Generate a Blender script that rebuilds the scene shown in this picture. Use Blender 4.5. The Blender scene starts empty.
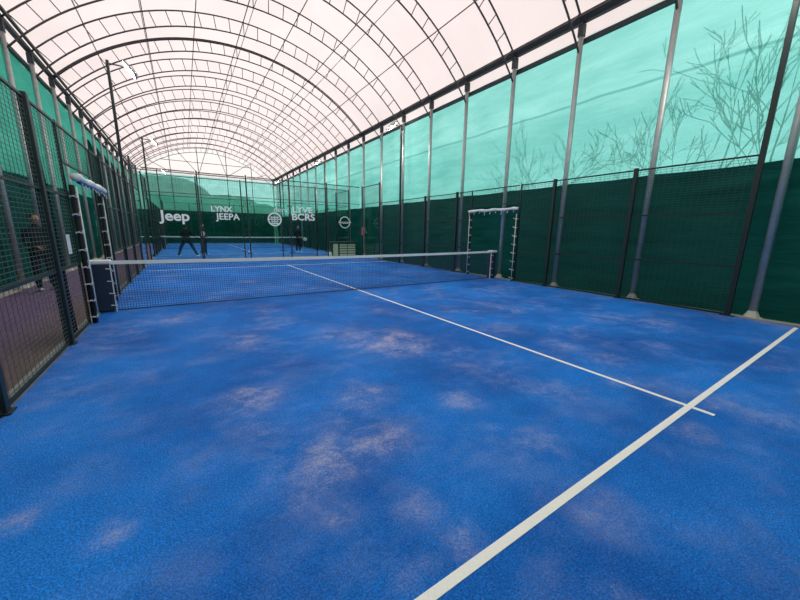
import bpy, bmesh, math, random
from mathutils import Vector, Matrix
random.seed(7)
sc = bpy.context.scene
COL = sc.collection
PI = math.pi

# ------------------------------------------------------------------ helpers
class MB:
    def __init__(self):
        self.v = []; self.f = []; self.m = []
    def _add(self, vs, fs, mi=0):
        n = len(self.v)
        self.v += [tuple(v) for v in vs]
        self.f += [tuple(i + n for i in f) for f in fs]
        self.m += [mi] * len(fs)
        return self
    def box(self, c, s, mi=0):
        x, y, z = c; a, b, h = s[0] / 2, s[1] / 2, s[2] / 2
        vs = [(x + i * a, y + j * b, z + k * h) for k in (-1, 1) for j in (-1, 1) for i in (-1, 1)]
        fs = [(0, 2, 3, 1), (4, 5, 7, 6), (0, 1, 5, 4), (2, 6, 7, 3), (0, 4, 6, 2), (1, 3, 7, 5)]
        return self._add(vs, fs, mi)
    def tube(self, pts, r, n=8, caps=True, mi=0):
        pts = [Vector(p) for p in pts]
        rs = r if isinstance(r, (list, tuple)) else [r] * len(pts)
        vs = []; fs = []; prev = None
        for i, p in enumerate(pts):
            d = (pts[min(i + 1, len(pts) - 1)] - pts[max(i - 1, 0)]).normalized()
            if prev is None:
                u = d.cross(Vector((0, 0, 1)))
                if u.length < .05: u = d.cross(Vector((0, 1, 0)))
            else:
                u = prev - d * prev.dot(d)
            u.normalize(); w = d.cross(u); prev = u
            for k in range(n):
                a = 2 * PI * (k + .5) / n
                vs.append(p + (u * math.cos(a) + w * math.sin(a)) * rs[i])
        for i in range(len(pts) - 1):
            for k in range(n):
                a = i * n + k; b = i * n + (k + 1) % n
                fs.append((a, b, b + n, a + n))
        if caps:
            fs.append(tuple(range(n))[::-1]); fs.append(tuple(range(len(pts) * n - n, len(pts) * n)))
        return self._add(vs, fs, mi)
    def build(self, name, mat, parent=None, smooth=False, bevel=0):
        me = bpy.data.meshes.new(name)
        me.from_pydata(self.v, [], self.f)
        mats = mat if isinstance(mat, (list, tuple)) else [mat]
        for m in mats: me.materials.append(m)
        if len(mats) > 1:
            for p, i in zip(me.polygons, self.m): p.material_index = i
        bm = bmesh.new(); bm.from_mesh(me)
        bmesh.ops.recalc_face_normals(bm, faces=bm.faces)
        bm.to_mesh(me); bm.free()
        if smooth:
            for p in me.polygons: p.use_smooth = True
        return link(name, me, parent, bevel)

def link(name, me, parent=None, bevel=0):
    o = bpy.data.objects.new(name, me); COL.objects.link(o)
    if parent: o.parent = parent
    if bevel:
        md = o.modifiers.new('bevel', 'BEVEL'); md.width = bevel; md.segments = 2
        md.limit_method = 'ANGLE'
    return o

def tag(o, label, cat, group=None):
    o['label'] = label; o['category'] = cat
    if group: o['group'] = group
    return o
def thing(name, label, cat, loc=(0, 0, 0), rz=0, group=None):
    o = bpy.data.objects.new(name, None); COL.objects.link(o)
    o.empty_display_size = .2
    o.location = loc; o.rotation_euler = (0, 0, rz)
    return tag(o, label, cat, group)
def struct(o):
    o['kind'] = 'structure'; return o
def dup(o, parent=None):
    c = o.copy(); COL.objects.link(c)
    if parent: c.parent = parent
    for ch in list(o.children): dup(ch, c)
    return c
ORD = ['nearest', 'second nearest', 'third', 'fourth', 'fifth', 'sixth', 'seventh', 'eighth', 'ninth', 'tenth',
       'eleventh', 'twelfth', 'thirteenth', 'fourteenth', 'fifteenth', 'sixteenth', 'seventeenth', 'eighteenth',
       'nineteenth', 'twentieth']

# ------------------------------------------------------------------ materials
def nm(name):
    m = bpy.data.materials.new(name); m.use_nodes = True
    nt = m.node_tree; nt.nodes.clear()
    out = nt.nodes.new('ShaderNodeOutputMaterial')
    return m, nt, nt.nodes.new, nt.links.new, out
def pbr(name, col, rough=.6, metal=0, var=.12, scale=6, emit=None):
    m, nt, N, L, out = nm(name)
    b = N('ShaderNodeBsdfPrincipled'); b.inputs['Roughness'].default_value = rough
    b.inputs['Metallic'].default_value = metal
    tc = N('ShaderNodeTexCoord'); nz = N('ShaderNodeTexNoise'); nz.inputs['Scale'].default_value = scale
    nz.inputs['Detail'].default_value = 4
    L(tc.outputs['Object'], nz.inputs['Vector'])
    mx = N('ShaderNodeMix'); mx.data_type = 'RGBA'
    mx.inputs[6].default_value = tuple(c * (1 - var) for c in col) + (1,)
    mx.inputs[7].default_value = tuple(min(1, c * (1 + var)) for c in col) + (1,)
    L(nz.outputs['Fac'], mx.inputs[0]); L(mx.outputs[2], b.inputs['Base Color'])
    L(b.outputs[0], out.inputs[0])
    if emit:
        b.inputs['Emission Color'].default_value = tuple(emit[:3]) + (1,)
        b.inputs['Emission Strength'].default_value = emit[3]
    return m

M = {}
M['galv'] = pbr('galvanised steel', (.44, .46, .46), .5, .5, .2, 9)
M['truss'] = pbr('truss steel', (.10, .078, .078), .6, .2, .15)
M['beam'] = pbr('dark beam steel', (.035, .045, .055), .5, .3)
M['black'] = pbr('black powder coat', (.012, .022, .024), .5)
M['wire'] = pbr('fence wire', (.05, .075, .075), .45, .3)
M['wire_lit'] = pbr('roof-lit fence wire', (.12, .15, .15), .45, .3)  # same fence wire, roof light on the near left panels put into colour
M['plate'] = pbr('painted base plate', (.55, .55, .50), .6)
M['white'] = pbr('white vinyl', (.78, .79, .80), .5, 0, .05)
M['navy'] = pbr('navy pad', (.012, .025, .06), .6)
M['bluevinyl'] = pbr('blue vinyl', (.03, .12, .28), .5)
M['netcord'] = pbr('net cord', (.02, .05, .10), .7)
M['tape'] = pbr('net tape', (.90, .89, .87), .7, 0, .06)
M['concrete'] = pbr('kerb concrete', (.36, .35, .32), .85, 0, .25, 3)
M['beige'] = pbr('beige resin', (.66, .68, .54), .6)
M['darkgreen'] = pbr('dark green lid', (.015, .05, .04), .6)
M['cloth'] = pbr('black cloth', (.008, .009, .012), .85)
M['jeans'] = pbr('navy cloth', (.012, .02, .05), .85)
M['skin'] = pbr('skin', (.42, .23, .17), .55)
M['hair'] = pbr('dark hair', (.02, .014, .01), .7)
M['pink'] = pbr('pink sticker', (.6, .10, .2), .6)
M['decal'] = pbr('white decal', (.78, .84, .82), .5, 0, .03)
M['bark'] = pbr('bark', (.20, .19, .17), .9)
M['lens'] = pbr('lamp lens', (.9, .9, .85), .3, 0, .01, 5, (1, .97, .84, 25))
M['outside'] = pbr('rough grass ground', (.10, .12, .06), .95, 0, .4, .5)
M['hedge'] = pbr('dark hedge leaves', (.06, .12, .06), .9, 0, .5, 4)

# blue sanded artificial turf
def turf(name, patches=()):
    m, nt, N, L, out = nm(name)
    b = N('ShaderNodeBsdfPrincipled'); b.inputs['Roughness'].default_value = .85
    b.inputs['Specular IOR Level'].default_value = .25
    geo = N('ShaderNodeNewGeometry')
    def noise(scale, detail=3, rough=.5, vec=None, dist=0):
        n = N('ShaderNodeTexNoise'); n.inputs['Scale'].default_value = scale
        n.inputs['Detail'].default_value = detail; n.inputs['Roughness'].default_value = rough
        n.inputs['Distortion'].default_value = dist
        L(vec or geo.outputs['Position'], n.inputs['Vector']); return n.outputs['Fac']
    def math_(op, a, bb, clamp=False):
        n = N('ShaderNodeMath'); n.operation = op; n.use_clamp = clamp
        for i, x in enumerate((a, bb)):
            if isinstance(x, (int, float)): n.inputs[i].default_value = x
            else: L(x, n.inputs[i])
        return n.outputs[0]
    def ramp(x, lo, hi):
        n = N('ShaderNodeMapRange'); n.interpolation_type = 'SMOOTHSTEP'
        n.inputs[1].default_value = lo; n.inputs[2].default_value = hi; L(x, n.inputs[0]); return n.outputs[0]
    base = N('ShaderNodeMix'); base.data_type = 'RGBA'
    base.inputs[6].default_value = (.002, .112, .50, 1); base.inputs[7].default_value = (.009, .22, .80, 1)
    L(ramp(noise(.55, 5, .6), .3, .7), base.inputs[0])
    # fibre grain
    g1 = ramp(noise(105, 2, .7), .34, .66)
    grain = N('ShaderNodeMix'); grain.data_type = 'RGBA'; grain.blend_type = 'MULTIPLY'
    grain.inputs[0].default_value = .55
    gv = N('ShaderNodeMix'); gv.data_type = 'RGBA'
    gv.inputs[6].default_value = (.3, .4, .5, 1); gv.inputs[7].default_value = (1.9, 1.6, 1.5, 1)
    L(g1, gv.inputs[0]); L(base.outputs[2], grain.inputs[6]); L(gv.outputs[2], grain.inputs[7])
    # sand: broad cloudy areas broken by smaller noise, stretched by brushing across the court
    mp = N('ShaderNodeMapping'); mp.inputs['Scale'].default_value = (1.0, 1.2, 1)
    mp.inputs['Rotation'].default_value = (0, 0, .35)
    L(geo.outputs['Position'], mp.inputs['Vector'])
    big = ramp(noise(.75, 4, .6, mp.outputs[0], .5), .47, .72)
    mid = ramp(noise(2.6, 7, .75, mp.outputs[0], .1), .38, .74)
    sand = math_('MULTIPLY', math_('MULTIPLY', big, mid), .50)
    for (px, py, r, s) in patches:
        d = N('ShaderNodeVectorMath'); d.operation = 'DISTANCE'
        L(geo.outputs['Position'], d.inputs[0]); d.inputs[1].default_value = (px, py, 0)
        f = math_('MULTIPLY', math_('SUBTRACT', 1, ramp(d.outputs['Value'], r * .1, r)), s)
        sand = math_('ADD', sand, math_('MULTIPLY', f, math_('ADD', math_('MULTIPLY', mid, .95), .08)))
    speck = ramp(noise(75, 3, .8), .38, .60)
    sand = math_('MULTIPLY', sand, math_('ADD', math_('MULTIPLY', speck, .8), .35), True)
    # loose sand grains everywhere
    vor = N('ShaderNodeTexVoronoi'); vor.inputs['Scale'].default_value = 60
    L(geo.outputs['Position'], vor.inputs['Vector'])
    dots = math_('MULTIPLY', math_('SUBTRACT', 1, ramp(vor.outputs['Distance'], .08, .2)), .25)
    sand = math_('ADD', sand, dots, True)
    # pale dusting
    dust = math_('MULTIPLY', ramp(noise(1.4, 5, .65, mp.outputs[0]), .45, .8), .16)
    sand = math_('ADD', sand, dust, True)
    mx = N('ShaderNodeMix'); mx.data_type = 'RGBA'; mx.inputs[7].default_value = (.56, .54, .74, 1)
    L(sand, mx.inputs[0]); L(grain.outputs[2], mx.inputs[6]); L(mx.outputs[2], b.inputs['Base Color'])
    bp = N('ShaderNodeBump'); bp.inputs['Strength'].default_value = .5; bp.inputs['Distance'].default_value = .01
    L(g1, bp.inputs['Height']); L(bp.outputs[0], b.inputs['Normal'])
    L(b.outputs[0], out.inputs[0])
    return m
PATCH = [(-1.5, -4.05, .85, .95), (-1.2, -3.9, .45, .5), (-2.05, -3.3, .55, .5), (-3.36, -4.77, .42, .85), (-2.42, -5.23, .4, .6),
         (-1.71, -5.77, .35, .7), (-2.67, -5.89, .45, .7), (-2.98, -5.96, .35, .5), (-4.19, -5.88, .16, .7),
         (-4.58, -5.53, .16, .6), (-3.16, -6.41, .14, .5), (-2.76, -6.58, .22, .5), (-2.67, -6.85, .18, .5),
         (.6, -5.99, .45, .5), (1.78, -6.03, .3, .5), (2.37, -4.8, .35, .35), (.58, -5.33, .4, .5), (.41, -4.41, .5, .35),
         (-3.2, -2.9, .5, .5), (-.45, -7.09, .3, .45), (-1.89, -7.12, .3, .55), (-3.9, -1.2, .6, .4), (1.6, -3.2, .6, .35)]
M['turf'] = turf('blue sanded turf', PATCH)
M['turf2'] = turf('blue turf far', ())

def line_mat():
    m, nt, N, L, out = nm('white turf line')
    b = N('ShaderNodeBsdfPrincipled'); b.inputs['Roughness'].default_value = .8
    geo = N('ShaderNodeNewGeometry')
    n = N('ShaderNodeTexNoise'); n.inputs['Scale'].default_value = 120; L(geo.outputs['Position'], n.inputs['Vector'])
    mx = N('ShaderNodeMix'); mx.data_type = 'RGBA'
    mx.inputs[6].default_value = (.85, .84, .80, 1); mx.inputs[7].default_value = (1, .99, .96, 1)
    L(n.outputs['Fac'], mx.inputs[0]); L(mx.outputs[2], b.inputs['Base Color']); L(b.outputs[0], out.inputs[0])
    return m
M['line'] = line_mat()

def walkway_mat():
    m, nt, N, L, out = nm('mauve walkway carpet')
    b = N('ShaderNodeBsdfPrincipled'); b.inputs['Roughness'].default_value = .9
    geo = N('ShaderNodeNewGeometry')
    n = N('ShaderNodeTexNoise'); n.inputs['Scale'].default_value = .9; n.inputs['Detail'].default_value = 5
    L(geo.outputs['Position'], n.inputs['Vector'])
    mx = N('ShaderNodeMix'); mx.data_type = 'RGBA'
    mx.inputs[6].default_value = (.10, .05, .14, 1); mx.inputs[7].default_value = (.15, .085, .18, 1)
    L(n.outputs['Fac'], mx.inputs[0])
    sx = N('ShaderNodeSeparateXYZ'); L(geo.outputs['Position'], sx.inputs[0])
    mr = N('ShaderNodeMapRange'); mr.inputs[1].default_value = -6.1; mr.inputs[2].default_value = -5.3
    L(sx.outputs[0], mr.inputs[0])
    m2 = N('ShaderNodeMix'); m2.data_type = 'RGBA'; m2.inputs[7].default_value = (.20, .12, .10, 1)
    L(mr.outputs[0], m2.inputs[0]); L(mx.outputs[2], m2.inputs[6])
    L(m2.outputs[2], b.inputs['Base Color']); L(b.outputs[0], out.inputs[0])
    return m
M['walk'] = walkway_mat()

def fabric(name, c1, c2, transp, transl, tint=(1, 1, 1), bump=.3, axis_scale=(1, 1, 1), seam=False):
    """woven shade fabric: part diffuse, part translucent, part open weave"""
    m, nt, N, L, out = nm(name)
    geo = N('ShaderNodeNewGeometry')
    mp = N('ShaderNodeMapping'); mp.inputs['Scale'].default_value = axis_scale
    L(geo.outputs['Position'], mp.inputs['Vector'])
    n = N('ShaderNodeTexNoise'); n.inputs['Scale'].default_value = 1.3; n.inputs['Detail'].default_value = 7
    n.inputs['Roughness'].default_value = .62
    L(mp.outputs[0], n.inputs['Vector'])
    mr = N('ShaderNodeMapRange'); mr.inputs[1].default_value = .3; mr.inputs[2].default_value = .7
    L(n.outputs['Fac'], mr.inputs[0])
    mx = N('ShaderNodeMix'); mx.data_type = 'RGBA'
    mx.inputs[6].default_value = tuple(c1) + (1,); mx.inputs[7].default_value = tuple(c2) + (1,)
    L(mr.outputs[0], mx.inputs[0])
    if seam:
        sx = N('ShaderNodeSeparateXYZ'); L(geo.outputs['Position'], sx.inputs[0])
        def band(lo, hi):
            a = N('ShaderNodeMapRange'); a.inputs[1].default_value = lo; a.inputs[2].default_value = hi
            L(sx.outputs[2], a.inputs[0]); return a.outputs[0]
        dk = N('ShaderNodeMix'); dk.data_type = 'RGBA'; dk.inputs[6].default_value = (.80, .88, .87, 1); dk.inputs[7].default_value = (1.1, 1.03, 1.03, 1)
        L(band(4.6, 5.0), dk.inputs[0])
        ln = N('ShaderNodeMath'); ln.operation = 'SUBTRACT'; L(band(4.95, 4.97), ln.inputs[0]); L(band(5.01, 5.03), ln.inputs[1])
        dl = N('ShaderNodeMix'); dl.data_type = 'RGBA'; dl.inputs[7].default_value = (.6, .7, .7, 1); L(ln.outputs[0], dl.inputs[0]); L(dk.outputs[2], dl.inputs[6])
        def mul(x):
            q = N('ShaderNodeMix'); q.data_type = 'RGBA'; q.blend_type = 'MULTIPLY'; q.inputs[0].default_value = 1
            L(dl.outputs[2], q.inputs[6])
            if isinstance(x, tuple): q.inputs[7].default_value = x
            else: L(x, q.inputs[7])
            return q
        mx = mul(mx.outputs[2]); tintn = mul(tuple(tint) + (1,))
    d = N('ShaderNodeBsdfDiffuse'); t = N('ShaderNodeBsdfTranslucent'); tr = N('ShaderNodeBsdfTransparent')
    tr.inputs[0].default_value = tuple(tint) + (1,)
    if seam: L(tintn.outputs[2], tr.inputs[0])
    L(mx.outputs[2], d.inputs[0]); L(mx.outputs[2], t.inputs[0])
    bp = N('ShaderNodeBump'); bp.inputs['Strength'].default_value = bump; bp.inputs['Distance'].default_value = .12
    L(n.outputs['Fac'], bp.inputs['Height'])
    L(bp.outputs[0], d.inputs['Normal'])
    m1 = N('ShaderNodeMixShader'); m1.inputs[0].default_value = transl
    L(d.outputs[0], m1.inputs[1]); L(t.outputs[0], m1.inputs[2])
    m2 = N('ShaderNodeMixShader'); m2.inputs[0].default_value = transp
    if transp > .1:   # an open weave closes up when looked at along the cloth
        lw = N('ShaderNodeLayerWeight'); lw.inputs[0].default_value = .5
        ma = N('ShaderNodeMath'); ma.operation = 'MULTIPLY_ADD'; L(lw.outputs['Facing'], ma.inputs[0])
        ma.inputs[1].default_value = -transp; ma.inputs[2].default_value = transp
        L(ma.outputs[0], m2.inputs[0])
    L(m1.outputs[0], m2.inputs[1]); L(tr.outputs[0], m2.inputs[2])
    L(m2.outputs[0], out.inputs[0])
    return m
M['roof'] = fabric('pinkish white membrane', (.81, .70, .68), (.89, .78, .76), 0, .85, axis_scale=(.3, .3, .3), bump=.1)
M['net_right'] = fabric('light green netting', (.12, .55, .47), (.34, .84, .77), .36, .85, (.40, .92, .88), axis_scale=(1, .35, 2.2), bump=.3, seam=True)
M['gable'] = fabric('brightened gable membrane', (.92, .84, .82), (.97, .90, .88), .45, .85, (1, .93, .90), bump=.05)  # roof membrane made paler and clearer, adding sky brightness the gable lacks
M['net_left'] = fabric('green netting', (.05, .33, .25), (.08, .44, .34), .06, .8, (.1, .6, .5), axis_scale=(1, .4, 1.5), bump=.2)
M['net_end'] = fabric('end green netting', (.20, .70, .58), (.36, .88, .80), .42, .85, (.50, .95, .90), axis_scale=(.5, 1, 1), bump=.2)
M['screen'] = fabric('dark green windscreen', (.009, .060, .056), (.018, .108, .098), .0, .45, axis_scale=(1, .5, 3), bump=.7)
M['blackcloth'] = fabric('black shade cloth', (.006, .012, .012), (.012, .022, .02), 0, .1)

def glass_mat():
    m, nt, N, L, out = nm('tempered glass')
    tr = N('ShaderNodeBsdfTransparent'); tr.inputs[0].default_value = (.86, .93, .91, 1)
    gl = N('ShaderNodeBsdfGlossy'); gl.inputs['Roughness'].default_value = .02
    gl.inputs[0].default_value = (.9, .97, .95, 1)
    lw = N('ShaderNodeLayerWeight'); lw.inputs[0].default_value = .5
    pw = N('ShaderNodeMath'); pw.operation = 'POWER'; L(lw.outputs['Facing'], pw.inputs[0]); pw.inputs[1].default_value = 5
    fr = N('ShaderNodeMath'); fr.operation = 'MULTIPLY_ADD'; L(pw.outputs[0], fr.inputs[0]); fr.inputs[1].default_value = .9; fr.inputs[2].default_value = .03
    mx = N('ShaderNodeMixShader'); L(fr.outputs[0], mx.inputs[0])
    L(tr.outputs[0], mx.inputs[1]); L(gl.outputs[0], mx.inputs[2]); L(mx.outputs[0], out.inputs[0])
    return m
M['glass'] = glass_mat()

# ------------------------------------------------------------------ world and camera
w = bpy.data.worlds.new('sky'); sc.world = w; w.use_nodes = True
bg = w.node_tree.nodes['Background']
bg.inputs[0].default_value = (.98, .97, .965, 1); bg.inputs[1].default_value = 1.0
sc.view_settings.view_transform = 'Standard'; sc.view_settings.look = 'None'
sc.view_settings.gamma = 1; sc.view_settings.use_curve_mapping = False
sc.view_settings.exposure = 0.58
sc.cycles.transparent_max_bounces = 16
sc.cycles.diffuse_bounces = 5
try:
    sc.cycles.use_denoising = True
except Exception: pass

cam = bpy.data.cameras.new('camera'); co = bpy.data.objects.new('camera', cam); COL.objects.link(co)
r_, u_, f_ = (Vector((0.842021895, -0.539224430, 0.015366923)), Vector((0.096613276, 0.178769353, 0.979136044)),
              Vector((0.530721210, 0.822969339, -0.202623949)))
mt = Matrix((r_, u_, -f_)).transposed().to_4x4(); mt.translation = (-3.7249, -7.8404, 1.52866)
co.matrix_world = mt
cam.sensor_width = 36; cam.lens = 331.4 * 36 / 800; cam.clip_start = .05; cam.clip_end = 400
sc.camera = co

# ------------------------------------------------------------------ shell dimensions
CX, HW, EZ = -.95, 6.25, 6.75       # building centre, half width, eave height
R, CZ = 8.58, .87                    # outer arch circle
XL, XR = CX - HW, CX + HW            # -7.2, 5.3
Y0, Y1 = -10.4, 33.0
POSTY = [-.12 + 2.06 * k for k in range(-3, 17)]
def arc(r, x): return CZ + math.sqrt(r * r - (x - CX) ** 2)

# ground / floors
struct(MB().box((0, 20, -.16), (160, 160, .1)).build('ground', M['outside']))
f = MB(); f.box((-.95, 11.3, -.055), (13.0, 43.6, .10)); struct(f.build('concrete_base', M['concrete']))
court = struct(MB().box((0, 0, .0), (10.2, 20.0, .016)).build('floor', M['turf']))
court2 = struct(MB().box((0, 22, .0), (10.2, 20.0, .016)).build('floor_court', M['turf2']))
struct(MB().box((-6.18, 11.3, .0), (1.9, 43.4, .012)).build('walkway', M['walk']))
def lines(y, parent):
    z = .0095
    for dy in (-6.95, 6.95):
        o = MB().box((0, 0, 0), (9.98, .05, .004)).build('court_line', M['line'], parent)
        o.location = (0, y + dy, z); o.rotation_euler = (0, 0, .008)
    MB().box((0, y, z + .0005), (.045, 14.25, .004)).build('court_line', M['line'], parent)
lines(0, court); lines(22, court2)

# kerb (pale concrete) strips along the turf edge
for s, n in ((1, 'kerb_right'), (-1, 'kerb_left')):
    struct(MB().box((s * 5.17, 0, .012), (.1, 20, .04)).build(n, M['concrete']))

# ------------------------------------------------------------------ roof membrane and netting walls
def sheet(fn, nu, nv):
    mb = MB()
    vs = [fn(i / nu, j / nv) for i in range(nu + 1) for j in range(nv + 1)]
    fs = [(i * (nv + 1) + j, (i + 1) * (nv + 1) + j, (i + 1) * (nv + 1) + j + 1, i * (nv + 1) + j + 1)
          for i in range(nu) for j in range(nv)]
    return mb._add(vs, fs)
A0 = math.asin(HW / R)
def roof_pt(u, v):
    a = (-1 + 2 * u) * math.asin((HW + .36) / (R + .10)); y = Y0 + (Y1 + .1 - Y0) * v
    return (CX + (R + .10) * math.sin(a), y, CZ + (R + .10) * math.cos(a))
struct(sheet(roof_pt, 48, 60).build('ceiling', M['roof'], smooth=True))
def wavy(y, z, k=1.0):
    return .035 * k * math.sin(y * 1.9 + z * .7) * math.sin(z * 1.3 + .6) + .02 * k * math.sin(y * 5.1 - z * 1.2)
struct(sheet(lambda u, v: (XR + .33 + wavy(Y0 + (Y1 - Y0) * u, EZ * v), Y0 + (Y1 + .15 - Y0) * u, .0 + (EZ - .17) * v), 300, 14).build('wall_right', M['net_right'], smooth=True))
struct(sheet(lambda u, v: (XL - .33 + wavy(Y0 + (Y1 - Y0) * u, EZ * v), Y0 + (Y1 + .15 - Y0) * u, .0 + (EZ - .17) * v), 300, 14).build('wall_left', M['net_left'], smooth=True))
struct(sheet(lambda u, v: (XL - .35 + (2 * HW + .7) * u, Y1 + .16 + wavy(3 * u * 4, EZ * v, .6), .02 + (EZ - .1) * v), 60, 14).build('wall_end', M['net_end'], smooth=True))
# gable membrane above the end netting, brightness put into its material
g = MB(); n = 40; vs = []
for i in range(n + 1):
    x = CX - HW + 2 * HW * i / n; vs += [(x, Y1 + .2, EZ - .1), (x, Y1 + .2, arc(R + .1, x))]
g._add(vs, [(2 * i, 2 * i + 2, 2 * i + 3, 2 * i + 1) for i in range(n)])
struct(g.build('wall_gable', M['gable']))

# near end wall behind the camera
struct(sheet(lambda u, v: (XL - .3 + (2 * HW + .6) * u, Y0 - .1, .02 + (EZ - .1) * v), 20, 10).build('wall_near', M['net_left'], smooth=True))
struct(sheet(lambda u, v: (XL + .1 + (2 * HW - .2) * u, Y0 - .02, .06 + 3.2 * v), 20, 6).build('wall_near_lower', M['screen'], smooth=True))
g = MB(); vs = []
for i in range(n + 1):
    x = CX - HW + 2 * HW * i / n; vs += [(x, Y0 - .08, EZ - .1), (x, Y0 - .08, arc(R + .1, x))]
g._add(vs, [(2 * i, 2 * i + 2, 2 * i + 3, 2 * i + 1) for i in range(n)])
struct(g.build('wall_near_gable', M['roof']))

# dark windscreens hung along the sides and the end
def screen(name, xf, y0, y1, z1, label, sag=.03):
    nu = int((y1 - y0) * 9)
    def fn(u, v):
        y = y0 + (y1 - y0) * u
        top = z1 - sag * abs(math.sin(PI * (y + .12) / 2.06))
        z = top * v
        wv = .018 * math.sin(y * 3.1 + z * 2.2) + .012 * math.sin(z * 7 + y * 4 * (.4 + v))
        return (xf + wv, y, z)
    o = sheet(fn, nu, 18).build(name, M['screen'], smooth=True)
    tag(o, label, 'windscreen'); return o
screen('windscreen', XR + .20, Y0 + .1, Y1 - .3, 2.90, 'long dark green windscreen fabric on the lower part of the right side')
screen('windscreen', XL - .20, Y0 + .1, 15.0, 2.92, 'dark green windscreen fabric low behind the walkway on the left side')
screen('windscreen', XL - .20, 15.0, Y1 - .3, 5.9, 'tall dark green windscreen fabric at the far end of the left side', .12)
o = sheet(lambda u, v: (XL + .1 + (2 * HW - .2) * u, Y1 + .08 + .02 * math.sin(u * 60), 3.25 * v), 80, 10).build('windscreen', M['screen'], smooth=True)
tag(o, 'dark green windscreen fabric across the far end wall', 'windscreen')

# ------------------------------------------------------------------ steel posts of the hall
def steel_post_proto():
    t = thing('steel_post', '', 'post')
    MB().tube([(0, 0, .02), (0, 0, EZ + .02)], .062, 10).build('column', M['galv'], t, True)
    b = MB(); b.box((0, 0, .012), (.25, .25, .024))
    for i in range(8):
        a0, a1 = 2 * PI * i / 8, 2 * PI * (i + 1) / 8
        b._add([(.125 * math.cos(a0), .125 * math.sin(a0), .024), (.125 * math.cos(a1), .125 * math.sin(a1), .024),
                (.063 * math.cos(a1), .063 * math.sin(a1), .15), (.063 * math.cos(a0), .063 * math.sin(a0), .15)], [(0, 1, 2, 3)])
    b.build('base_plate', M['plate'], t)
    MB().box((0, 0, EZ - .16), (.135, .135, .28)).build('head_bracket', M['beam'], t)
    return t
sp = steel_post_proto(); first = True
for side, X in (('right', XR), ('left', XL)):
    for k, y in enumerate(POSTY):
        o = sp if first else dup(sp)
        first = False
        o.location = (X, y, 0)
        o['label'] = ('galvanised steel roof post, %s along the %s wall' % (ORD[k], side) if k != len(POSTY) - 1 else
                      'galvanised steel roof post in the far %s corner of the hall' % side)
        o['group'] = 'roof posts along the %s wall' % side

# eave beams
for side, X, s in (('right', XR, 1), ('left', XL, -1)):
    t = thing('eave_beam', 'dark steel beam under the roof edge on the %s side' % side, 'beam', (X, 0, 0))
    MB().box((0, (Y1 - 7.5) / 2, EZ + .06), (.12, Y1 + 7.5, .12)).build('beam', M['beam'], t)
    MB().box((-s * .17, (Y1 - 7.5) / 2, EZ + .10), (.07, Y1 + 7.5, .07)).build('gutter_tube', M['truss'], t)
    o = MB().box((X + s * .125, (Y1 - 7.5) / 2, EZ - .37), (.10, Y1 + 7.5, .10)).build('eave_rail', M['beam'])
    tag(o, 'dark rail just below the roof beam on the %s side' % side, 'rail')

# ------------------------------------------------------------------ roof trusses
def truss_proto():
    t = thing('roof_truss', '', 'roof truss')
    n = 44
    def ch(r, z0):
        a = math.asin(min(1, HW / r)); pts = []
        for i in range(n + 1):
            q = -a + 2 * a * i / n
            pts.append((CX + r * math.sin(q), 0, CZ + r * math.cos(q)))
        return pts
    MB().tube(ch(R, 0), .025, 6).build('outer_chord', M['truss'], t, True)
    MB().tube(ch(R - .47, 0), .025, 6).build('inner_chord', M['truss'], t, True)
    N = 27
    st = MB().tube([(0, 0, R - .47), (0, 0, R)], .015, 5).build('strut', M['truss'], t)
    a = math.asin(HW / R) * .965
    for i in range(N):
        q = -a + 2 * a * i / (N - 1)
        o = st if i == 0 else st.copy()
        if i: COL.objects.link(o); o.parent = t
        o.location = (CX, 0, CZ); o.rotation_euler = (0, q, 0)
    return t
tr = truss_proto()
for k, y in enumerate(POSTY[1:]):
    o = tr if k == 0 else dup(tr)
    o.location = (0, y, 0)
    if abs(y - 10.18) < .3:
        o['label'] = 'arched roof truss with a doubled upper chord, above the glass end of the near court'
        MB().tube([(CX + R * math.sin(q / 22 * A0), .13, CZ + R * math.cos(q / 22 * A0)) for q in range(-22, 23)], .035, 6).build('doubled_chord', M['truss'], o, True)
    elif k == len(POSTY) - 2: o['label'] = 'arched roof truss against the far gable wall'
    else: o['label'] = 'arched lattice roof truss, %s from the camera' % ORD[k]
    o['group'] = 'arched roof trusses'
PX = [CX + 1.62 * k for k in (-3, -2, -1, 0, 1, 2, 3)]
pn = ['lowest roof purlin on the left', 'second roof purlin up on the left', 'roof purlin just left of the ridge',
      'roof purlin along the ridge', 'roof purlin just right of the ridge', 'second roof purlin up on the right', 'lowest roof purlin on the right']
for i, x in enumerate(PX):
    z = arc(R, x) + .035
    o = MB().tube([(x, -5.5, z), (x, Y1, z)], .017, 5).build('purlin', M['truss'])
    tag(o, 'long thin steel tube, ' + pn[i], 'purlin', 'roof purlins')
    z2 = arc(R - .47, x) - .03
    if i in (1, 3, 5):
        o = MB().tube([(x, -5.5, z2), (x, Y1, z2)], .011, 5).build('tie_rod', M['truss'])
        tag(o, 'thin tie rod under the trusses below the ' + pn[i], 'tie rod', 'roof tie rods')
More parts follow.
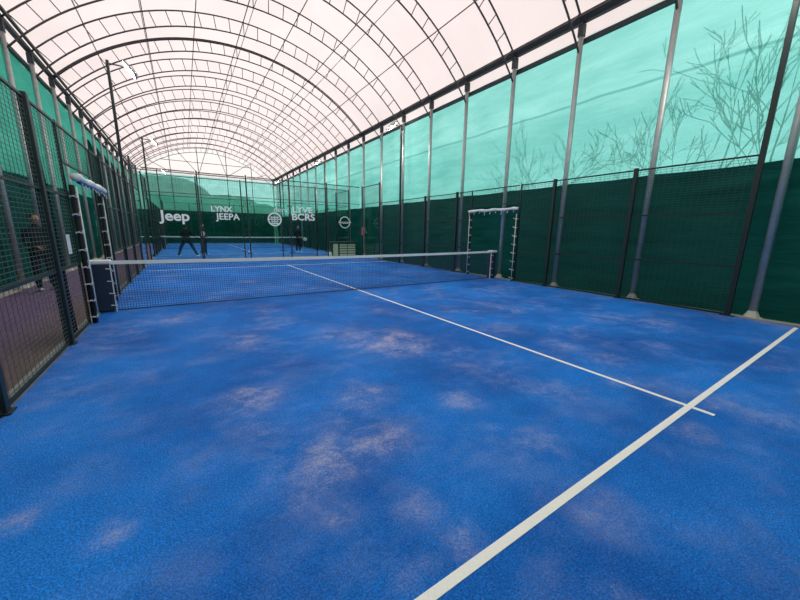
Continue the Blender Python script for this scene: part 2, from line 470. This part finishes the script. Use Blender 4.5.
# gable frame
t = thing('gable_frame', 'steel frame of ties and fanning braces in the far gable', 'frame', (0, Y1 - .12, 0))
MB().box((CX, 0, 6.85), (2 * HW, .08, .08)).build('bottom_tie', M['truss'], t)
MB().tube([(-5.0, 0, 7.95), (3.1, 0, 8.0)], .025, 6).build('upper_tie', M['truss'], t)
for x in (-4.2, -1.85, .7, 3.1):
    MB().tube([(x, 0, .05), (x, 0, arc(R, x))], .035, 6).build('gable_post', M['beam'], t)
for a, b in (((-1.85, 6.85), (-3.6, 9.0)), ((-1.85, 6.85), (-.95, 9.4)), ((.7, 6.85), (-.1, 9.4)), ((.7, 6.85), (3.0, 8.4)),
             ((-4.2, 6.85), (-6.1, 7.9)), ((3.1, 6.85), (4.6, 7.4))):
    MB().tube([(a[0], 0, a[1]), (b[0], 0, b[1])], .025, 6).build('brace', M['truss'], t)

# ------------------------------------------------------------------ court cages
def wire_mesh(w, h, pitch=.05, r=.0024):
    mb = MB()
    nh = int(h / pitch); nv = int(w / pitch)
    for i in range(nh + 1):
        mb.box((0, 0, i * h / nh), (2 * r, w, 2 * r))
    nv = max(1, int(w / (2 * pitch)))
    for j in range(nv + 1):
        mb.box((0.004, -w / 2 + j * w / nv, h / 2), (1.4 * r, 1.4 * r, h))
    return mb
CACHE = {}
def shared(key, name, fn, mat, parent, loc, rz=0, bevel=0):
    """link a part, reusing the mesh of the first one of its kind"""
    if key not in CACHE:
        o = fn().build(name, mat, parent, bevel=bevel); CACHE[key] = o
    else:
        o = CACHE[key].copy(); COL.objects.link(o); o.parent = parent; o.name = name
        for k in list(o.keys()): del o[k]
    o.location = loc; o.rotation_euler = (0, 0, rz)
    return o
XF = 5.12
def wire_panel(t, x, y, z, w, h, rz=0, light=False):
    w = round(w, 3); h = round(h, 3)
    p = shared(('wm', w, h, light), 'wire_panel', lambda: wire_mesh(w - .10, h - .06, r=.0027 if light else .0026), M['wire_lit' if light else 'wire'], t, (x, y, z + .03), rz)
    zs = [0.0] + [k * 1.0 - .07 for k in range(1, int(h) + 1)] + ([h - .06] if h % 1 > .1 else [])
    for q in zs:
        shared(('rail', w), 'rail', lambda: MB().box((0, 0, 0), (.026, w - .06, .03)), M['black'], p, (0, 0, q))
    return p
def post(t, x, y, h, rz=0):
    q = .08 if h < 3.5 else .06
    p = shared(('post', h), 'post', lambda: MB().box((0, 0, h / 2 + .01), (q, q, h)), M['black'], t, (x, y, .008), rz, .006)
    shared('foot', 'foot_plate', lambda: MB().box((0, 0, .012), (.13, .13, .010)), M['black'], p, (0, 0, 0))
def pane(t, x, y, rz=0):
    p = shared('pane', 'glass_pane', lambda: MB().box((0, 0, 1.5), (.012, 1.86, 2.92)), M['glass'], t, (x, y, .008), rz, 0)
    for sy in (-1, 1):
        for z in (.35, 1.5, 2.7):
            shared('clamp', 'clamp', lambda: MB().box((0, 0, 0), (.03, .05, .07)), M['black'], p, (0, sy * .91, z))
    return p
DOORS = (-.85, 1.15)
PANES = {}
def cage(yc, cn):
    for s_, sn in ((1, 'right'), (-1, 'left')):
        t = thing('court_fence', 'black wire mesh fence with an entrance gap along the %s side of the %s court' % (sn, cn), 'fence', (s_ * XF, yc, 0), 0)
        for y in (-4, -2, 2, 4): post(t, 0, y, 3.0)
        ends = (1,) if yc == 0 else (-1, 1)
        for y in (-7, -5, -3, 3, 5, 7):
            if yc == 0 and y == -7: continue
            wire_panel(t, 0, y, .01, 2.0, 2.99, 0, s_ < 0 and yc == 0 and y < 0)
        for a, b, z0, z1 in ((-1.96, DOORS[0] - .04, .01, 3.0), (DOORS[1] + .04, 1.96, .01, 3.0), (DOORS[0], DOORS[1], 2.42, 3.0)):
            wire_panel(t, 0, (a + b) / 2, z0, b - a, z1 - z0, 0, s_ < 0 and yc == 0 and a < -1)
        for y in (DOORS[0] - .045, DOORS[1] + .045):
            shared('jamb', 'jamb', lambda: MB().box((0, 0, 1.5), (.035, .035, 2.98)), M['black'], t, (0, y, .01))
        for d in ends:
            post(t, 0, d * 8, 4.0)
            pane(t, 0, d * 9)
            wire_panel(t, 0, d * 9, 2.98, 1.96, 1.02)
    for d in ends:
        e = 'near' if d < 0 else 'far'
        t = thing('glass_wall', 'glass wall with black posts across the %s end of the %s court' % (e, cn), 'glass wall', (0, yc + d * 10.06, 0), 0)
        for x in (-XF, -3, -1, 1, 3, XF): post(t, x, 0, 4.0)
        for k, x in enumerate((-4, -2, 0, 2, 4)):
            PANES[(cn, e, k)] = pane(t, x, 0, PI / 2)
            wire_panel(t, x, 0, 2.98, 1.96, 1.02, PI / 2)
cage(0, 'near'); cage(22, 'far')
# entrance post pads (near court)
def door_pad(x, y, label, white_side, thick=.034):
    t = thing('door_post', label, 'door post', (x, y, .01), 0, 'padded door posts')
    MB().tube([(0, 0, 0), (0, 0, 2.12)], thick, 8).build('pad', M['cloth'], t, True)
    sx = -1 if x > 0 else 1
    MB().tube([(sx * (thick + .012), white_side * .02, .02), (sx * (thick + .012), white_side * .02, 2.1)], .011, 6).build('lacing_strip', M['white'], t, True)
    for i in range(8):
        z = .10 + i * .265
        mb = MB()
        pts = [((thick + .006) * math.cos(a), (thick + .006) * math.sin(a), z + .012 * math.sin(a * 3)) for a in [2 * PI * q / 10 for q in range(11)]]
        mb.tube(pts, .010, 5)
        mb.tube([(sx * thick, -white_side * thick, z), (sx * (thick + .02), -white_side * (thick + .05), z + .03)], .009, 5)
        mb.build('tie', M['white'], t)
for s, sn in ((1, 'right'), (-1, 'left')):
    door_pad(s * 5.06, DOORS[0], 'black padded door post with white ties, nearer post of the %s entrance' % sn, -1 if s > 0 else 1)
    door_pad(s * 5.06, DOORS[1], 'black padded door post with white ties, farther post of the %s entrance' % sn, 1)
    t = thing('door_header', 'rolled white pad across the top of the %s entrance' % sn, 'header pad', (s * 5.0, .15 if s > 0 else .20, 2.27 if s > 0 else 2.24))
    mb = MB(); n = 14; pts = []
    for i in range(n + 1):
        y = -1.06 + 2.12 * i / n; pts.append((0, y, .012 * math.sin(i * 1.3)))
    mb.tube(pts, [.045 + .008 * math.sin(i * 2.1) for i in range(n + 1)] if s > 0 else [.060 + .004 * math.sin(i * 2.1) for i in range(n + 1)], 10)
    mb.build('roll', M['white'], t, True)
    if s < 0:
        MB().tube([(.02, -1.0, -.055), (.02, 1.0, -.055)], .032, 8).build('blue_edge', M['bluevinyl'], t, True)['label'] = 'blue lower edge'
    for i in range(9):
        y = -.95 + i * .24
        MB().tube([(-s * .03, y, -.04), (-s * .05, y + .02, -.10 - .03 * (i % 3))], .009, 5).build('tie', M['white'], t)

# ------------------------------------------------------------------ light masts
def mast_proto():
    t = thing('light_mast', '', 'light mast')
    MB().box((0, 0, 3.15), (.075, .08, 6.3)).build('pole', M['black'], t, bevel=.008)
    MB().box((0, 0, .015), (.12, .22, .02)).build('foot_plate', M['black'], t)
    MB().tube([(0, 0, 6.22), (.42, 0, 6.22)], .022, 6).build('arm', M['black'], t)
    l = MB().box((0, 0, 0), (.40, .44, .07)).build('lamp_housing', M['galv'], t, bevel=.01)
    l.location = (.52, 0, 6.17); l.rotation_euler = (0, .9, 0)
    MB().box((0, 0, -.038), (.36, .40, .012)).build('lamp_lens', M['lens'], l)
    return t
mp_ = mast_proto(); first = True
for y, ly in ((-6, 'beside the near right part of the near court'), (6, 'at the far part of the near court'), (16, 'at the near part of the far court'), (28, 'at the far part of the far court')):
    for s, sn in ((1, 'right'), (-1, 'left')):
        o = mp_ if first else dup(mp_); first = False
        o.location = (s * XF, y, 0); o.rotation_euler = (0, 0, PI if s > 0 else 0)
        o['label'] = 'black light mast with floodlight, %s side, %s' % (sn, ly)
        if y < 0: o['label'] = 'tall black light mast, ' + ly if s > 0 else 'black light mast at the near left corner of the near court fence'
        o['group'] = 'light masts'
        if True:
            pl = bpy.data.lights.new('floodlight', 'SPOT'); pl.energy = 260 if y > 0 else 110; pl.spot_size = 2.5; pl.shadow_soft_size = .25
            pl.color = (1, .96, .85)
            lo = bpy.data.objects.new('floodlight', pl); COL.objects.link(lo)
            lo.location = (o.location.x - s * .56, y, 6.06)
            lo.rotation_euler = (0, -s * -.3, 0)

# ------------------------------------------------------------------ nets
def net(yc, label, pitch=.042, r=.0026, detail=True):
    t = thing('padel_net', label, 'net', (0, yc, .01))
    W = 4.90; mb = MB()
    top = lambda x: .87 + .03 * (abs(x) / W) ** 2 - .012
    nv = int(2 * W / pitch)
    for i in range(nv + 1):
        x = -W + 2 * W * i / nv; h = top(x)
        mb.box((x, 0, h / 2 + .005), (2 * r, 2 * r, h - .01))
    nh = int(.86 / pitch); ns = 24
    for j in range(nh + 1):
        fz = j / nh
        for k in range(ns):
            x0 = -W + 2 * W * k / ns; x1 = -W + 2 * W * (k + 1) / ns
            z0 = .012 + (top(x0) - .012) * fz; z1 = .012 + (top(x1) - .012) * fz
            mb.tube([(x0, 0, z0), (x1, 0, z1)], r * 1.3, 4, False)
    mb.build('net_mesh', M['netcord'], t)
    tp = MB(); n = 40; vs = []
    for i in range(n + 1):
        x = -W + 2 * W * i / n; z = top(x)
        vs += [(x, -.012, z - .03), (x, -.012, z + .035), (x, .012, z + .035), (x, .012, z - .03)]
    fs = []
    for i in range(n):
        a = 4 * i
        for k in range(4): fs.append((a + k, a + (k + 1) % 4, a + 4 + (k + 1) % 4, a + 4 + k))
    fs += [(0, 1, 2, 3), (4 * n, 4 * n + 1, 4 * n + 2, 4 * n + 3)]
    tp._add(vs, fs); tp.build('top_tape', M['tape'], t)
    MB().tube([(-W, 0, .015), (0, .01, .012), (W, 0, .015)], .009, 6).build('bottom_cord', M['netcord'], t, True)
    return t
net(0, 'padel net with white top tape across the near court')
net(22, 'padel net with white top tape across the far court', .07, .002)
def net_post(x, y, label, w, detail=True):
    t = thing('net_post', label, 'net post', (x, y, .01), 0, 'net posts')
    MB().box((0, 0, .44), (w, .20, .86)).build('pad', M['navy'], t, bevel=.03)
    MB().box((0, 0, .905), (w + .05, .23, .07)).build('cap', M['white'], t, bevel=.02)
    s = -1 if x > 0 else 1
    MB().box((s * (w / 2 + .012), -.06, .43), (.014, .03, .86)).build('lacing_strip', M['white'], t)
    for i in range(4 if detail else 0):
        z = .12 + .22 * i
        MB().tube([(s * (w / 2 - .05), -.115, z + .01), (s * (w / 2 + .022), -.10, z), (s * (w / 2 + .026), -.05, z - .01)], .008, 5).build('tie', M['white'], t)
net_post(-5.04, 0, 'navy padded net post with white cap at the left end of the near net', .28)
net_post(5.02, 0, 'navy padded net post with white cap at the right end of the near net', .20)
net_post(-5.0, 22, 'small navy net post at the left end of the far net', .2, False)
net_post(5.0, 22, 'small navy net post at the right end of the far net', .2, False)

# notices
def notice(x, y, z, w, h, label, mat='white'):
    t = thing('notice_plate', label, 'notice', (x, y, z), 0, None)
    MB().box((0, 0, 0), (.008, w, h)).build('plate', M[mat], t, bevel=.003)
    for sz in (-1, 1):
        MB().tube([(-.02 if x < 0 else .02, 0, sz * h * .35), (.006 if x < 0 else -.006, 0, sz * h * .35)], .008, 6).build('screw', M['black'], t)
notice(-5.095, 1.60, 1.36, .20, .22, 'small white notice on the mesh beyond the left entrance')
notice(-5.095, -1.36, 1.28, .16, .27, 'small white notice on the mesh before the left entrance')

# ------------------------------------------------------------------ writing on the glass
def text_mesh(s, size, bold=.0, sx=1.0):
    cu = bpy.data.curves.new('txt', 'FONT'); cu.body = s; cu.size = size; cu.align_x = 'CENTER'; cu.align_y = 'CENTER'
    cu.offset = bold; cu.extrude = .001
    ob = bpy.data.objects.new('txt', cu); COL.objects.link(ob)
    dg = bpy.context.evaluated_depsgraph_get()
    me = bpy.data.meshes.new_from_object(ob.evaluated_get(dg))
    bpy.data.objects.remove(ob)
    me.transform(Matrix.Rotation(PI / 2, 4, 'X') @ Matrix.Diagonal((sx, 1, 1, 1)))
    me.materials.clear(); me.materials.append(M['decal'])
    return me
def decal(k, items):
    gobj = PANES[('near', 'far', k)]
    for name, me, x, z, lab in items:
        o = link(name, me, gobj)
        o.location = (-.0105, -(x - gobj.location.x), z); o.rotation_euler = (0, 0, -PI / 2)
        if lab: o['label'] = lab
def ring_mesh(r0, r1, extra=None):
    mb = MB(); n = 40; vs = []
    for i in range(n):
        a = 2 * PI * i / n
        for r, y in ((r0, -.001), (r1, -.001), (r1, .001), (r0, .001)): vs.append((r * math.cos(a), y, r * math.sin(a)))
    fs = []
    for i in range(n):
        a = 4 * i; b = 4 * ((i + 1) % n)
        for k in range(4): fs.append((a + k, a + (k + 1) % 4, b + (k + 1) % 4, b + k))
    mb._add(vs, fs)
    if extra: extra(mb)
    me = bpy.data.meshes.new('ring'); me.from_pydata(mb.v, [], mb.f); me.materials.append(M['decal'])
    return me
decal(0, [('lettering', text_mesh('Jeep', .60, .014, 1.05), -3.96, 2.02, 'white lettering on the glass')])
decal(1, [('lettering', text_mesh('LYNX', .34, .008, 1.0), -2.13, 2.40, 'white lettering on the glass'),
                      ('lettering', text_mesh('JEEPA', .40, .008, 1.0), -1.88, 2.06, 'white lettering on the glass')])
def emb(mb):
    for z, w in ((.10, .26), (0, .34), (-.10, .22)): mb.box((0, 0, z), (2 * w * .8, .002, .05))
    for x in (-.14, 0, .14): mb.box((x, 0, .02), (.04, .002, .26))
    mb.box((0, 0, -.19), (.34, .002, .06))
decal(2, [('emblem', ring_mesh(.27, .34, emb), .22, 2.02, 'round white emblem on the glass'),
                      ('lettering', text_mesh('ders', .34, 0, 1.1), .52, 2.50, 'white lettering on the glass')])
decal(3, [('lettering', text_mesh('LYVE', .42, .010, 1.15), 1.64, 2.53, 'upper white lettering on the glass'),
                      ('lettering', text_mesh('BCRS', .46, .012, 1.15), 1.68, 2.16, 'lower white lettering on the glass')])
decal(4, [('emblem', ring_mesh(.28, .32, lambda mb: (mb.box((0, 0, 0), (.78, .002, .05)), mb.box((0, 0, -.01), (.4, .002, .10)))), 4.02, 1.97, 'round thin ring emblem on the glass')])

# ------------------------------------------------------------------ storage box between the courts
t = thing('storage_box', 'beige slatted storage box with dark top behind the glass between the courts', 'storage box', (4.28, 11.05, -.004))
MB().box((0, 0, .40), (1.52, .52, .74)).build('body', M['darkgreen'], t, bevel=.01)
MB().box((-.56, -.275, .41), (.30, .03, .70)).build('side_panel', M['beige'], t, bevel=.008)
for cx in (-.06, .46):
    for k in range(5):
        MB().box((cx, -.275, .12 + k * .145), (.48, .03, .10)).build('slat', M['beige'], t, bevel=.008)
MB().box((0, -.0, .83), (1.66, .66, .10)).build('lid', M['darkgreen'], t, bevel=.02)
for sx in (-1, 1):
    for sy in (-1, 1): MB().box((sx * .7, sy * .2, .03), (.08, .08, .06)).build('foot', M['beige'], t)
t = thing('bag', 'small white bag on the ground beside the storage box', 'bag', (3.35, 10.75, -.004))
mb = MB(); mb.tube([(0, 0, 0), (0, 0, .14), (.01, 0, .26), (.015, 0, .31)], [.11, .13, .09, .03], 10); mb.build('sack', M['white'], t, True)
MB().tube([(-.05, 0, .29), (0, 0, .38), (.06, 0, .29)], .01, 5).build('handle', M['white'], t)
t = thing('court_sign', 'small pink and white sign with a numeral on the far right glass corner post', 'sign', (5.12, 9.955, 1.52))
MB().box((-.03, 0, 0), (.13, .01, .42)).build('pink_plate', M['pink'], t)['label'] = 'pink plate'
me = text_mesh('1.', .34, .012); o = link('numeral', me, t); o.location = (.14, -.004, .02)

# ------------------------------------------------------------------ black fabric strip on the left fence
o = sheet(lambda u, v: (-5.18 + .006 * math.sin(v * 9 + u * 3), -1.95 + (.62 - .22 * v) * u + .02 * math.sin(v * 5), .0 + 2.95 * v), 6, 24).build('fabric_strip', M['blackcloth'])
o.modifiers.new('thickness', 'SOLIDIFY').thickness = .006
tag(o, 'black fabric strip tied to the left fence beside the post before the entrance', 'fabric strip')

# ------------------------------------------------------------------ people
def skin_body(name, verts, edges, radii, mat, parent, root=0, sub=2):
    me = bpy.data.meshes.new(name); me.from_pydata(verts, edges, [])
    me.materials.append(mat)
    o = link(name, me, parent)
    sk = o.modifiers.new('skin', 'SKIN'); sk.use_smooth_shade = True
    lay = me.skin_vertices[0] if me.skin_vertices else None
    if lay is None:
        bm = bmesh.new(); bm.from_mesh(me); bm.verts.layers.skin.verify(); bm.to_mesh(me); bm.free(); lay = me.skin_vertices[0]
    for i, r in enumerate(radii):
        r = r if isinstance(r, tuple) else (r, r)
        lay.data[i].radius = r; lay.data[i].use_root = (i == root)
    o.modifiers.new('sub', 'SUBSURF').levels = sub
    o.modifiers['sub'].render_levels = sub
    return o
def ellipsoid(name, c, s, mat, parent, tweak=None, seg=20, rings=14):
    mb = MB(); vs = []; fs = []
    for i in range(rings + 1):
        th = PI * i / rings
        for k in range(seg):
            a = 2 * PI * k / seg
            p = [math.sin(th) * math.cos(a), math.sin(th) * math.sin(a), math.cos(th)]
            if tweak: p = tweak(p)
            vs.append((c[0] + p[0] * s[0], c[1] + p[1] * s[1], c[2] + p[2] * s[2]))
    for i in range(rings):
        for k in range(seg):
            a = i * seg + k; b = i * seg + (k + 1) % seg
            fs.append((a, b, b + seg, a + seg))
    mb._add(vs, fs); return mb.build(name, mat, parent, True)
def person(label, loc, rz, J, pants='jeans', holds=None, sc_=1.0):
    """J: joint dict in local space, person faces -Y"""
    t = thing('person', label, 'person', loc, rz)
    t.scale = (sc_,) * 3
    names = ['pelvis', 'belly', 'chest', 'neck', 'headb', 'shL', 'elL', 'wrL', 'shR', 'elR', 'wrR', 'hipL', 'knL', 'anL', 'toL', 'hipR', 'knR', 'anR', 'toR']
    idx = {n: i for i, n in enumerate(names)}
    rad = {'pelvis': (.15, .11), 'belly': (.14, .10), 'chest': (.17, .115), 'neck': .06, 'headb': .05, 'shL': .07, 'elL': .047, 'wrL': .032,
           'shR': .07, 'elR': .047, 'wrR': .032, 'hipL': .10, 'knL': .065, 'anL': .045, 'toL': .035, 'hipR': .10, 'knR': .065, 'anR': .045, 'toR': .035}
    E_ = [('pelvis', 'belly'), ('belly', 'chest'), ('chest', 'neck'), ('neck', 'headb'), ('chest', 'shL'), ('shL', 'elL'), ('elL', 'wrL'), ('chest', 'shR'), ('shR', 'elR'), ('elR', 'wrR'),
          ('pelvis', 'hipL'), ('hipL', 'knL'), ('knL', 'anL'), ('anL', 'toL'), ('pelvis', 'hipR'), ('hipR', 'knR'), ('knR', 'anR'), ('anR', 'toR')]
    body = skin_body('body', [J[n] for n in names], [(idx[a], idx[b]) for a, b in E_], [rad[n] for n in names], M['cloth'], t)
    # trousers: slightly larger shell over hips and legs
    pn_ = ['pelvis', 'hipL', 'knL', 'anL', 'hipR', 'knR', 'anR']
    pr = {'pelvis': (.16, .12), 'hipL': .108, 'knL': .078, 'anL': .062, 'hipR': .108, 'knR': .078, 'anR': .062}
    pe = [('pelvis', 'hipL'), ('hipL', 'knL'), ('knL', 'anL'), ('pelvis', 'hipR'), ('hipR', 'knR'), ('knR', 'anR')]
    pv = {n: i for i, n in enumerate(pn_)}
    skin_body('trousers', [J[n] for n in pn_], [(pv[a], pv[b]) for a, b in pe], [pr[n] for n in pn_], M[pants], t)
    hx, hy, hz = J['headb']; hz += .07
    def face(p):
        x, y, z = p
        if z < 0: x *= 1 + .22 * z; y *= 1 + .12 * z
        if y < -.6 and abs(x) < .22 and -.35 < z < .1: y -= .16 * (1 - abs(x) / .22)
        if y < -.5 and .02 < z < .28 and .18 < abs(x) < .55: y += .07
        return [x, y, z]
    ellipsoid('head', (hx, hy, hz), (.078, .098, .118), M['skin'], t, face, 28, 22)
    def hr(p):
        x, y, z = p
        if y < -.35 and z < .45: y = -.35 + .1 * y
        return [x, y, max(z, -.55)]
    ellipsoid('hair', (hx, hy + .012, hz + .02), (.086, .10, .112), M['hair'], t, hr)
    for sx in (-1, 1):
        ellipsoid('ear', (hx + sx * .08, hy + .005, hz), (.014, .022, .032), M['skin'], t, None, 10, 8)
        ellipsoid('eye', (hx + sx * .03, hy - .088, hz + .015), (.011, .008, .008), M['white'], t, None, 10, 8)
    ellipsoid('mouth', (hx, hy - .085, hz - .055), (.022, .008, .006), M['pink'], t, None, 10, 6)
    for w_, e_, sx in (('wrL', 'elL', 1), ('wrR', 'elR', -1)):
        a = Vector(J[w_]); d = (a - Vector(J[e_])).normalized()
        side = d.cross(Vector((0, 1, 0.01))).normalized(); nrm = d.cross(side).normalized()
        palm = a + d * .07
        vs = [tuple(a - d * .02), tuple(a + d * .03), tuple(palm)]; ed = [(0, 1), (1, 2)]; rr = [(.026, .02), (.035, .018), (.038, .016)]
        for fi, (o_, ln_) in enumerate(((-.028, .065), (-.010, .078), (.009, .072), (.027, .056))):
            b0 = palm + side * o_; b1 = b0 + d * ln_ * .5 + nrm * .008; b2 = b1 + d * ln_ * .4 + nrm * .024
            n0 = len(vs); vs += [tuple(b0), tuple(b1), tuple(b2)]; ed += [(2, n0), (n0, n0 + 1), (n0 + 1, n0 + 2)]; rr += [.009, .009, .007]
        th0 = a + d * .03 + side * -.034 * sx; th1 = th0 + d * .03 - side * .02 * sx; n0 = len(vs)
        vs += [tuple(th0), tuple(th1), tuple(th1 + d * .03)]; ed += [(1, n0), (n0, n0 + 1), (n0 + 1, n0 + 2)]; rr += [.012, .011, .008]
        skin_body('hand', vs, ed, rr, M['skin'], t, 0, 1)
    for an, to in (('anL', 'toL'), ('anR', 'toR')):
        a = Vector(J[an]); b = Vector(J[to]); d = (b - a); d.z = 0; d.normalize()
        mb = MB(); pts = [a - d * .07, a, a + d * .10, b + d * .06]
        pts = [(p_.x, p_.y, .045) for p_ in pts]
        mb.tube(pts, [.038, .046, .045, .028], 10)
        o = mb.build('shoe', M['white'], t, True)
    return t
stand = dict(pelvis=(0, 0, .95), belly=(0, -.01, 1.12), chest=(0, 0, 1.34), neck=(0, 0, 1.50), headb=(0, -.02, 1.60),
             shL=(.19, 0, 1.42), elL=(.25, .03, 1.14), wrL=(.10, -.16, 1.02), shR=(-.19, 0, 1.42), elR=(-.25, .03, 1.14), wrR=(-.10, -.16, 1.04),
             hipL=(.10, 0, .90), knL=(.12, -.01, .50), anL=(.13, .02, .10), toL=(.15, -.12, .04),
             hipR=(-.10, 0, .90), knR=(-.12, -.01, .50), anR=(-.13, .02, .10), toR=(-.15, -.12, .04))
person('person in black clothes standing on the walkway behind the left fence, hands held together', (-6.62, 3.42, .006), math.radians(-35) * -1, stand, 'cloth')
stride = dict(stand)
stride.update(pelvis=(0, 0, .90), belly=(.0, -.03, 1.06), chest=(0, -.07, 1.26), neck=(0, -.09, 1.42), headb=(0, -.12, 1.51),
              hipL=(.11, 0, .86), knL=(.30, -.08, .48), anL=(.42, .02, .10), toL=(.48, -.10, .04),
              hipR=(-.11, 0, .86), knR=(-.27, -.06, .48), anR=(-.42, .04, .10), toR=(-.50, -.06, .04),
              shL=(.19, -.07, 1.34), elL=(.24, -.14, 1.08), wrL=(.02, -.34, 1.06), shR=(-.19, -.07, 1.34), elR=(-.32, -.20, 1.12), wrR=(-.46, -.34, 1.10))
person('person in black with legs wide apart holding a racket on the far court', (-3.62, 13.6, .008), PI, stride, 'jeans')
person('person in dark clothes partly behind a black post on the far court', (-2.80, 14.75, .008), math.radians(40), stand, 'jeans')
person('person in black standing at the right side of the far court', (2.95, 15.7, .008), math.radians(20), stand, 'cloth', None, 1.0)
def racket(loc, rot, label):
    t = thing('racket', label, 'racket', loc); t.rotation_euler = rot
    mb = MB(); vs = []; n = 22
    for i in range(n):
        a = 2 * PI * i / n; vs += [(.125 * math.cos(a), -.017, .29 + .14 * math.sin(a)), (.125 * math.cos(a), .017, .29 + .14 * math.sin(a))]
    mb._add(vs, [(2 * i, (2 * i + 2) % (2 * n), (2 * i + 3) % (2 * n), 2 * i + 1) for i in range(n)] + [tuple(range(0, 2 * n, 2)), tuple(range(1, 2 * n, 2))[::-1]])
    mb.build('face', M['white'], t, bevel=.006)
    MB().tube([(0, 0, 0), (0, 0, .17)], .016, 8).build('handle', M['cloth'], t, True)
racket((-3.07, 13.98, 1.08), (0.2, 1.0, 0), 'white racket held by the wide-legged player')
racket((3.08, 15.50, 1.0), (0.3, 1.9, 0), 'white racket held by the player on the right')

# ------------------------------------------------------------------ outside: bare trees and hedge seen through the netting
def bare_tree(loc, h, seed, label):
    rnd = random.Random(seed); mb = MB()
    def grow(p, d, L_, r, lev):
        pts = [p]; rs = [r]; q = p.copy(); dd = d.copy()
        for i in range(3):
            dd = (dd + Vector((rnd.uniform(-.12, .12), rnd.uniform(-.12, .12), .06))).normalized()
            q = q + dd * L_ / 3; pts.append(q.copy()); rs.append(r * (1 - .2 * (i + 1)))
        mb.tube(pts, [max(q_, .012) for q_ in rs], 5 if lev else 8, False)
        if lev < 5:
            for k in range(3 if lev < 3 else 2):
                a = rnd.uniform(.3, .75); b = rnd.uniform(0, 2 * PI)
                u = dd.cross(Vector((math.cos(b), math.sin(b), .3))).normalized()
                nd = (dd * math.cos(a) + u * math.sin(a)).normalized()
                grow(pts[rnd.choice((2, 3))].copy(), nd, L_ * rnd.uniform(.62, .8), rs[-1] * .75, lev + 1)
    grow(Vector((0, 0, 0)), Vector((0, 0, 1)), h * .27, h * .009, 0)
    t = thing('bare_tree', label, 'tree', loc)
    mb.build('trunk_and_branches', M['bark'], t)
for i, (x, y, h, lab) in enumerate(((14, -3.0, 14.5, 'tall bare tree outside, seen through the netting between the two rightmost roof posts'),
                                     (15.5, .2, 12.5, 'bare tree outside, seen through the netting left of the tall one'),
                                     (11.0, -5.2, 12.0, 'bare tree outside, rightmost one seen through the netting'),
                                     (14.0, 3.6, 10.5, 'bare tree outside, seen through the netting near the second bay from the right'),
                                     (15.0, 9.0, 9.5, 'low bare tree outside, leftmost one seen through the right netting'))):
    bare_tree((x, y, -.12), h, 11 + i, lab)
def hedge(c, s, label, seed):
    rnd = random.Random(seed)
    ph = [rnd.uniform(0, 6) for _ in range(6)]
    def fn(u, v):
        a = 2 * PI * u; th = PI * .5 * v
        k = 1 + .08 * math.sin(5 * a + ph[0]) + .06 * math.sin(11 * a + 7 * v + ph[1]) + .05 * math.sin(19 * v + ph[2] + 3 * a)
        return (s[0] * math.cos(a) * math.cos(th) * k, s[1] * math.sin(a) * math.cos(th) * k, s[2] * math.sin(th) * k)
    o = sheet(fn, 72, 22).build('tree_mass', M['hedge'], smooth=True); o.location = c
    tag(o, label, 'trees')
hedge((-14.0, 43, -.12), (17.5, 3.5, 7.6), 'dense dark tree clump outside beyond the left of the far end wall', 3)
hedge((3, 56, -.12), (11, 4, 6.2), 'lower dark tree clump outside beyond the far end wall', 5)
